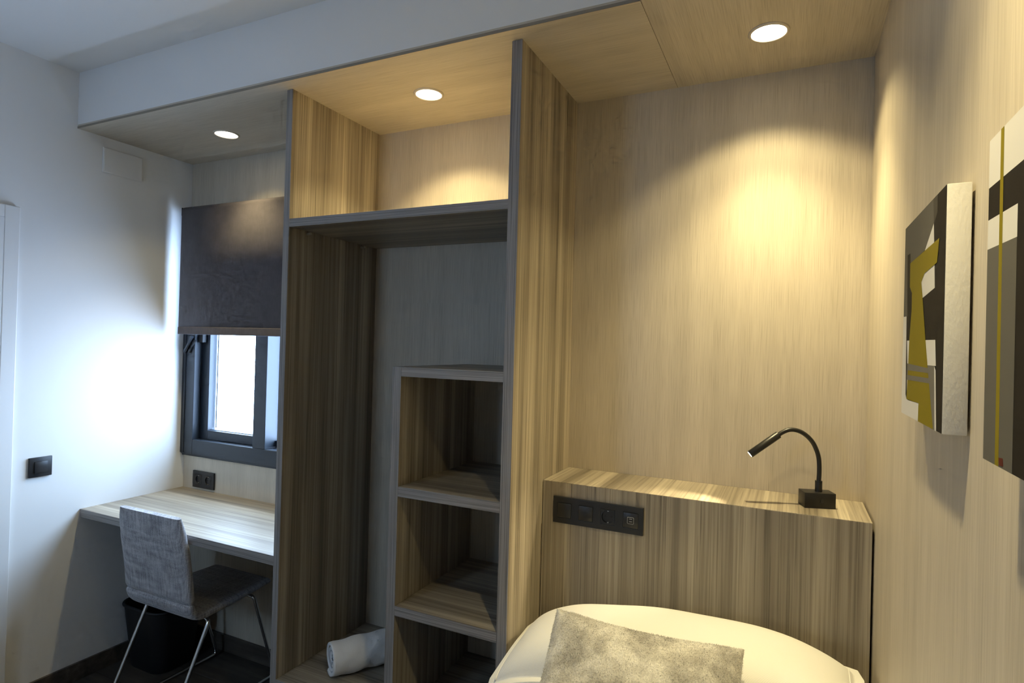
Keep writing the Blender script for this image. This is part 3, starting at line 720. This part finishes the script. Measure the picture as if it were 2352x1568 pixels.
lo = bpy.data.objects.new('reading_beam', l); COL.objects.link(lo); lo.parent = lp; lo.location = hd1 + hdir * 0.002
lo.rotation_euler = hdir.to_track_quat('-Z', 'Y').to_euler()

# ------------------------------------------------------------------ canvases on the right wall (faces -x)
def canvas(label, y_far, y_near, z0, z1, th, shapes, bg):
    t = thing('canvas_print', label, 'picture', (WX, (y_far + y_near) / 2, z0), group=None)
    x0, x1 = WX - th, WX - 0.0035
    body = obj('stretched_canvas', B(x0, x1, y_near, y_far, z0, z1, bevel=0.0014, seg=2), 'canvas', t, 40)
    obj('hanging_bar', B(x1, WX, y_near + 0.03, y_far - 0.03, z1 - 0.05, z1 - 0.03), 'black', t)
    bm = bmesh.new(); mats = []; e = 0.0006
    def poly(pts, mat, lvl):
        if mat not in mats: mats.append(mat)
        vs = [bm.verts.new((x0 - 0.0001 - 0.00005 * lvl, y, z)) for y, z in pts]
        f = bm.faces.new(vs); f.material_index = mats.index(mat)
    poly([(y_far - e, z0 + e), (y_near + e, z0 + e), (y_near + e, z1 - e), (y_far - e, z1 - e)], bg, 0)
    for lvl, (mat, pts) in enumerate(shapes, 1):
        poly([(min(max(y, y_near + e), y_far - e), min(max(z, z0 + e), z1 - e)) for y, z in pts], mat, lvl)
    bm.normal_update(); me = bpy.data.meshes.new('printed_face'); bmesh.ops.triangulate(bm, faces=bm.faces[:])
    for f in bm.faces:
        f.normal_update()
        if f.normal.x > 0: f.normal_flip()
    bm.to_mesh(me); bm.free()
    for m_ in mats: me.materials.append(M[m_])
    o = bpy.data.objects.new('printed_face', me); COL.objects.link(o); o.parent = t; me.transform(Matrix.Translation(-Vector(t.location)))
    return t
A1 = [
 ('p_grey', [(-0.803,1.738),(-1.03,1.738),(-1.037,1.702),(-0.981,1.675),(-0.864,1.671),(-0.861,1.688),(-0.834,1.689),(-0.843,1.585),(-0.803,1.587)]),
 ('p_grey2', [(-1.03,1.738),(-1.057,1.738),(-1.058,1.714),(-1.037,1.702)]),
 ('p_white', [(-1.037,1.703),(-1.042,1.672),(-0.975,1.672)]),
 ('p_white', [(-1.047,1.648),(-1.052,1.612),(-0.970,1.605),(-0.955,1.63),(-0.975,1.645)]),
 ('p_white', [(-0.803,1.586),(-0.839,1.585),(-0.846,1.454),(-0.857,1.446),(-0.965,1.448),(-0.965,1.418),(-0.803,1.418)]),
 ('p_white', [(-0.848,1.544),(-1.063,1.541),(-1.070,1.506),(-0.856,1.506)]),
 ('p_white', [(-0.8555,1.506),(-0.875,1.506),(-0.866,1.446),(-0.8575,1.446)]),
 ('p_mid', [(-0.856,1.506),(-1.061,1.506),(-1.064,1.498),(-1.070,1.418),(-1.05,1.418),(-1.0,1.487),(-0.856,1.479)]),
 ('p_white', [(-1.061,1.506),(-1.070,1.500),(-1.081,1.418),(-1.071,1.418)]),
 ('p_olive', [(-0.864,1.671),(-1.075,1.676),(-1.064,1.645),(-0.981,1.64),(-0.959,1.63),(-0.972,1.605),(-0.999,1.543),(-1.02,1.5),(-1.062,1.418),(-0.957,1.418),(-0.959,1.448),(-0.857,1.447),(-0.871,1.545),(-0.885,1.592),(-0.885,1.62),(-0.865,1.632)]),
 ('p_mid', [(-0.856,1.506),(-1.021,1.502),(-1.023,1.495),(-0.857,1.495)]),
 ('p_mid', [(-0.855,1.487),(-1.028,1.488),(-1.031,1.481),(-0.856,1.479)]),
]
canvas('square abstract canvas with an olive column shape nearer the headboard', -0.808, -1.110, 1.420, 1.739, 0.030, A1, 'p_black')
A2 = [
 ('p_white', [(-1.28,1.74),(-1.60,1.74),(-1.60,1.688),(-1.28,1.687)]),
 ('p_white', [(-1.28,1.655),(-1.375,1.653),(-1.375,1.624),(-1.28,1.626)]),
 ('p_grey', [(-1.28,1.626),(-1.375,1.624),(-1.375,1.415),(-1.28,1.415)]),
 ('p_olive', [(-1.325,1.74),(-1.334,1.74),(-1.338,1.415),(-1.327,1.415)]),
 ('p_mid', [(-1.42,1.66),(-1.52,1.66),(-1.50,1.415),(-1.42,1.415)]),
 ('p_red', [(-1.338,1.427),(-1.350,1.428),(-1.352,1.421),(-1.340,1.420)]),
]
canvas('abstract canvas crossed by a thin olive stripe, cut by the right edge', -1.289, -1.591, 1.418, 1.735, 0.030, A2, 'p_black')
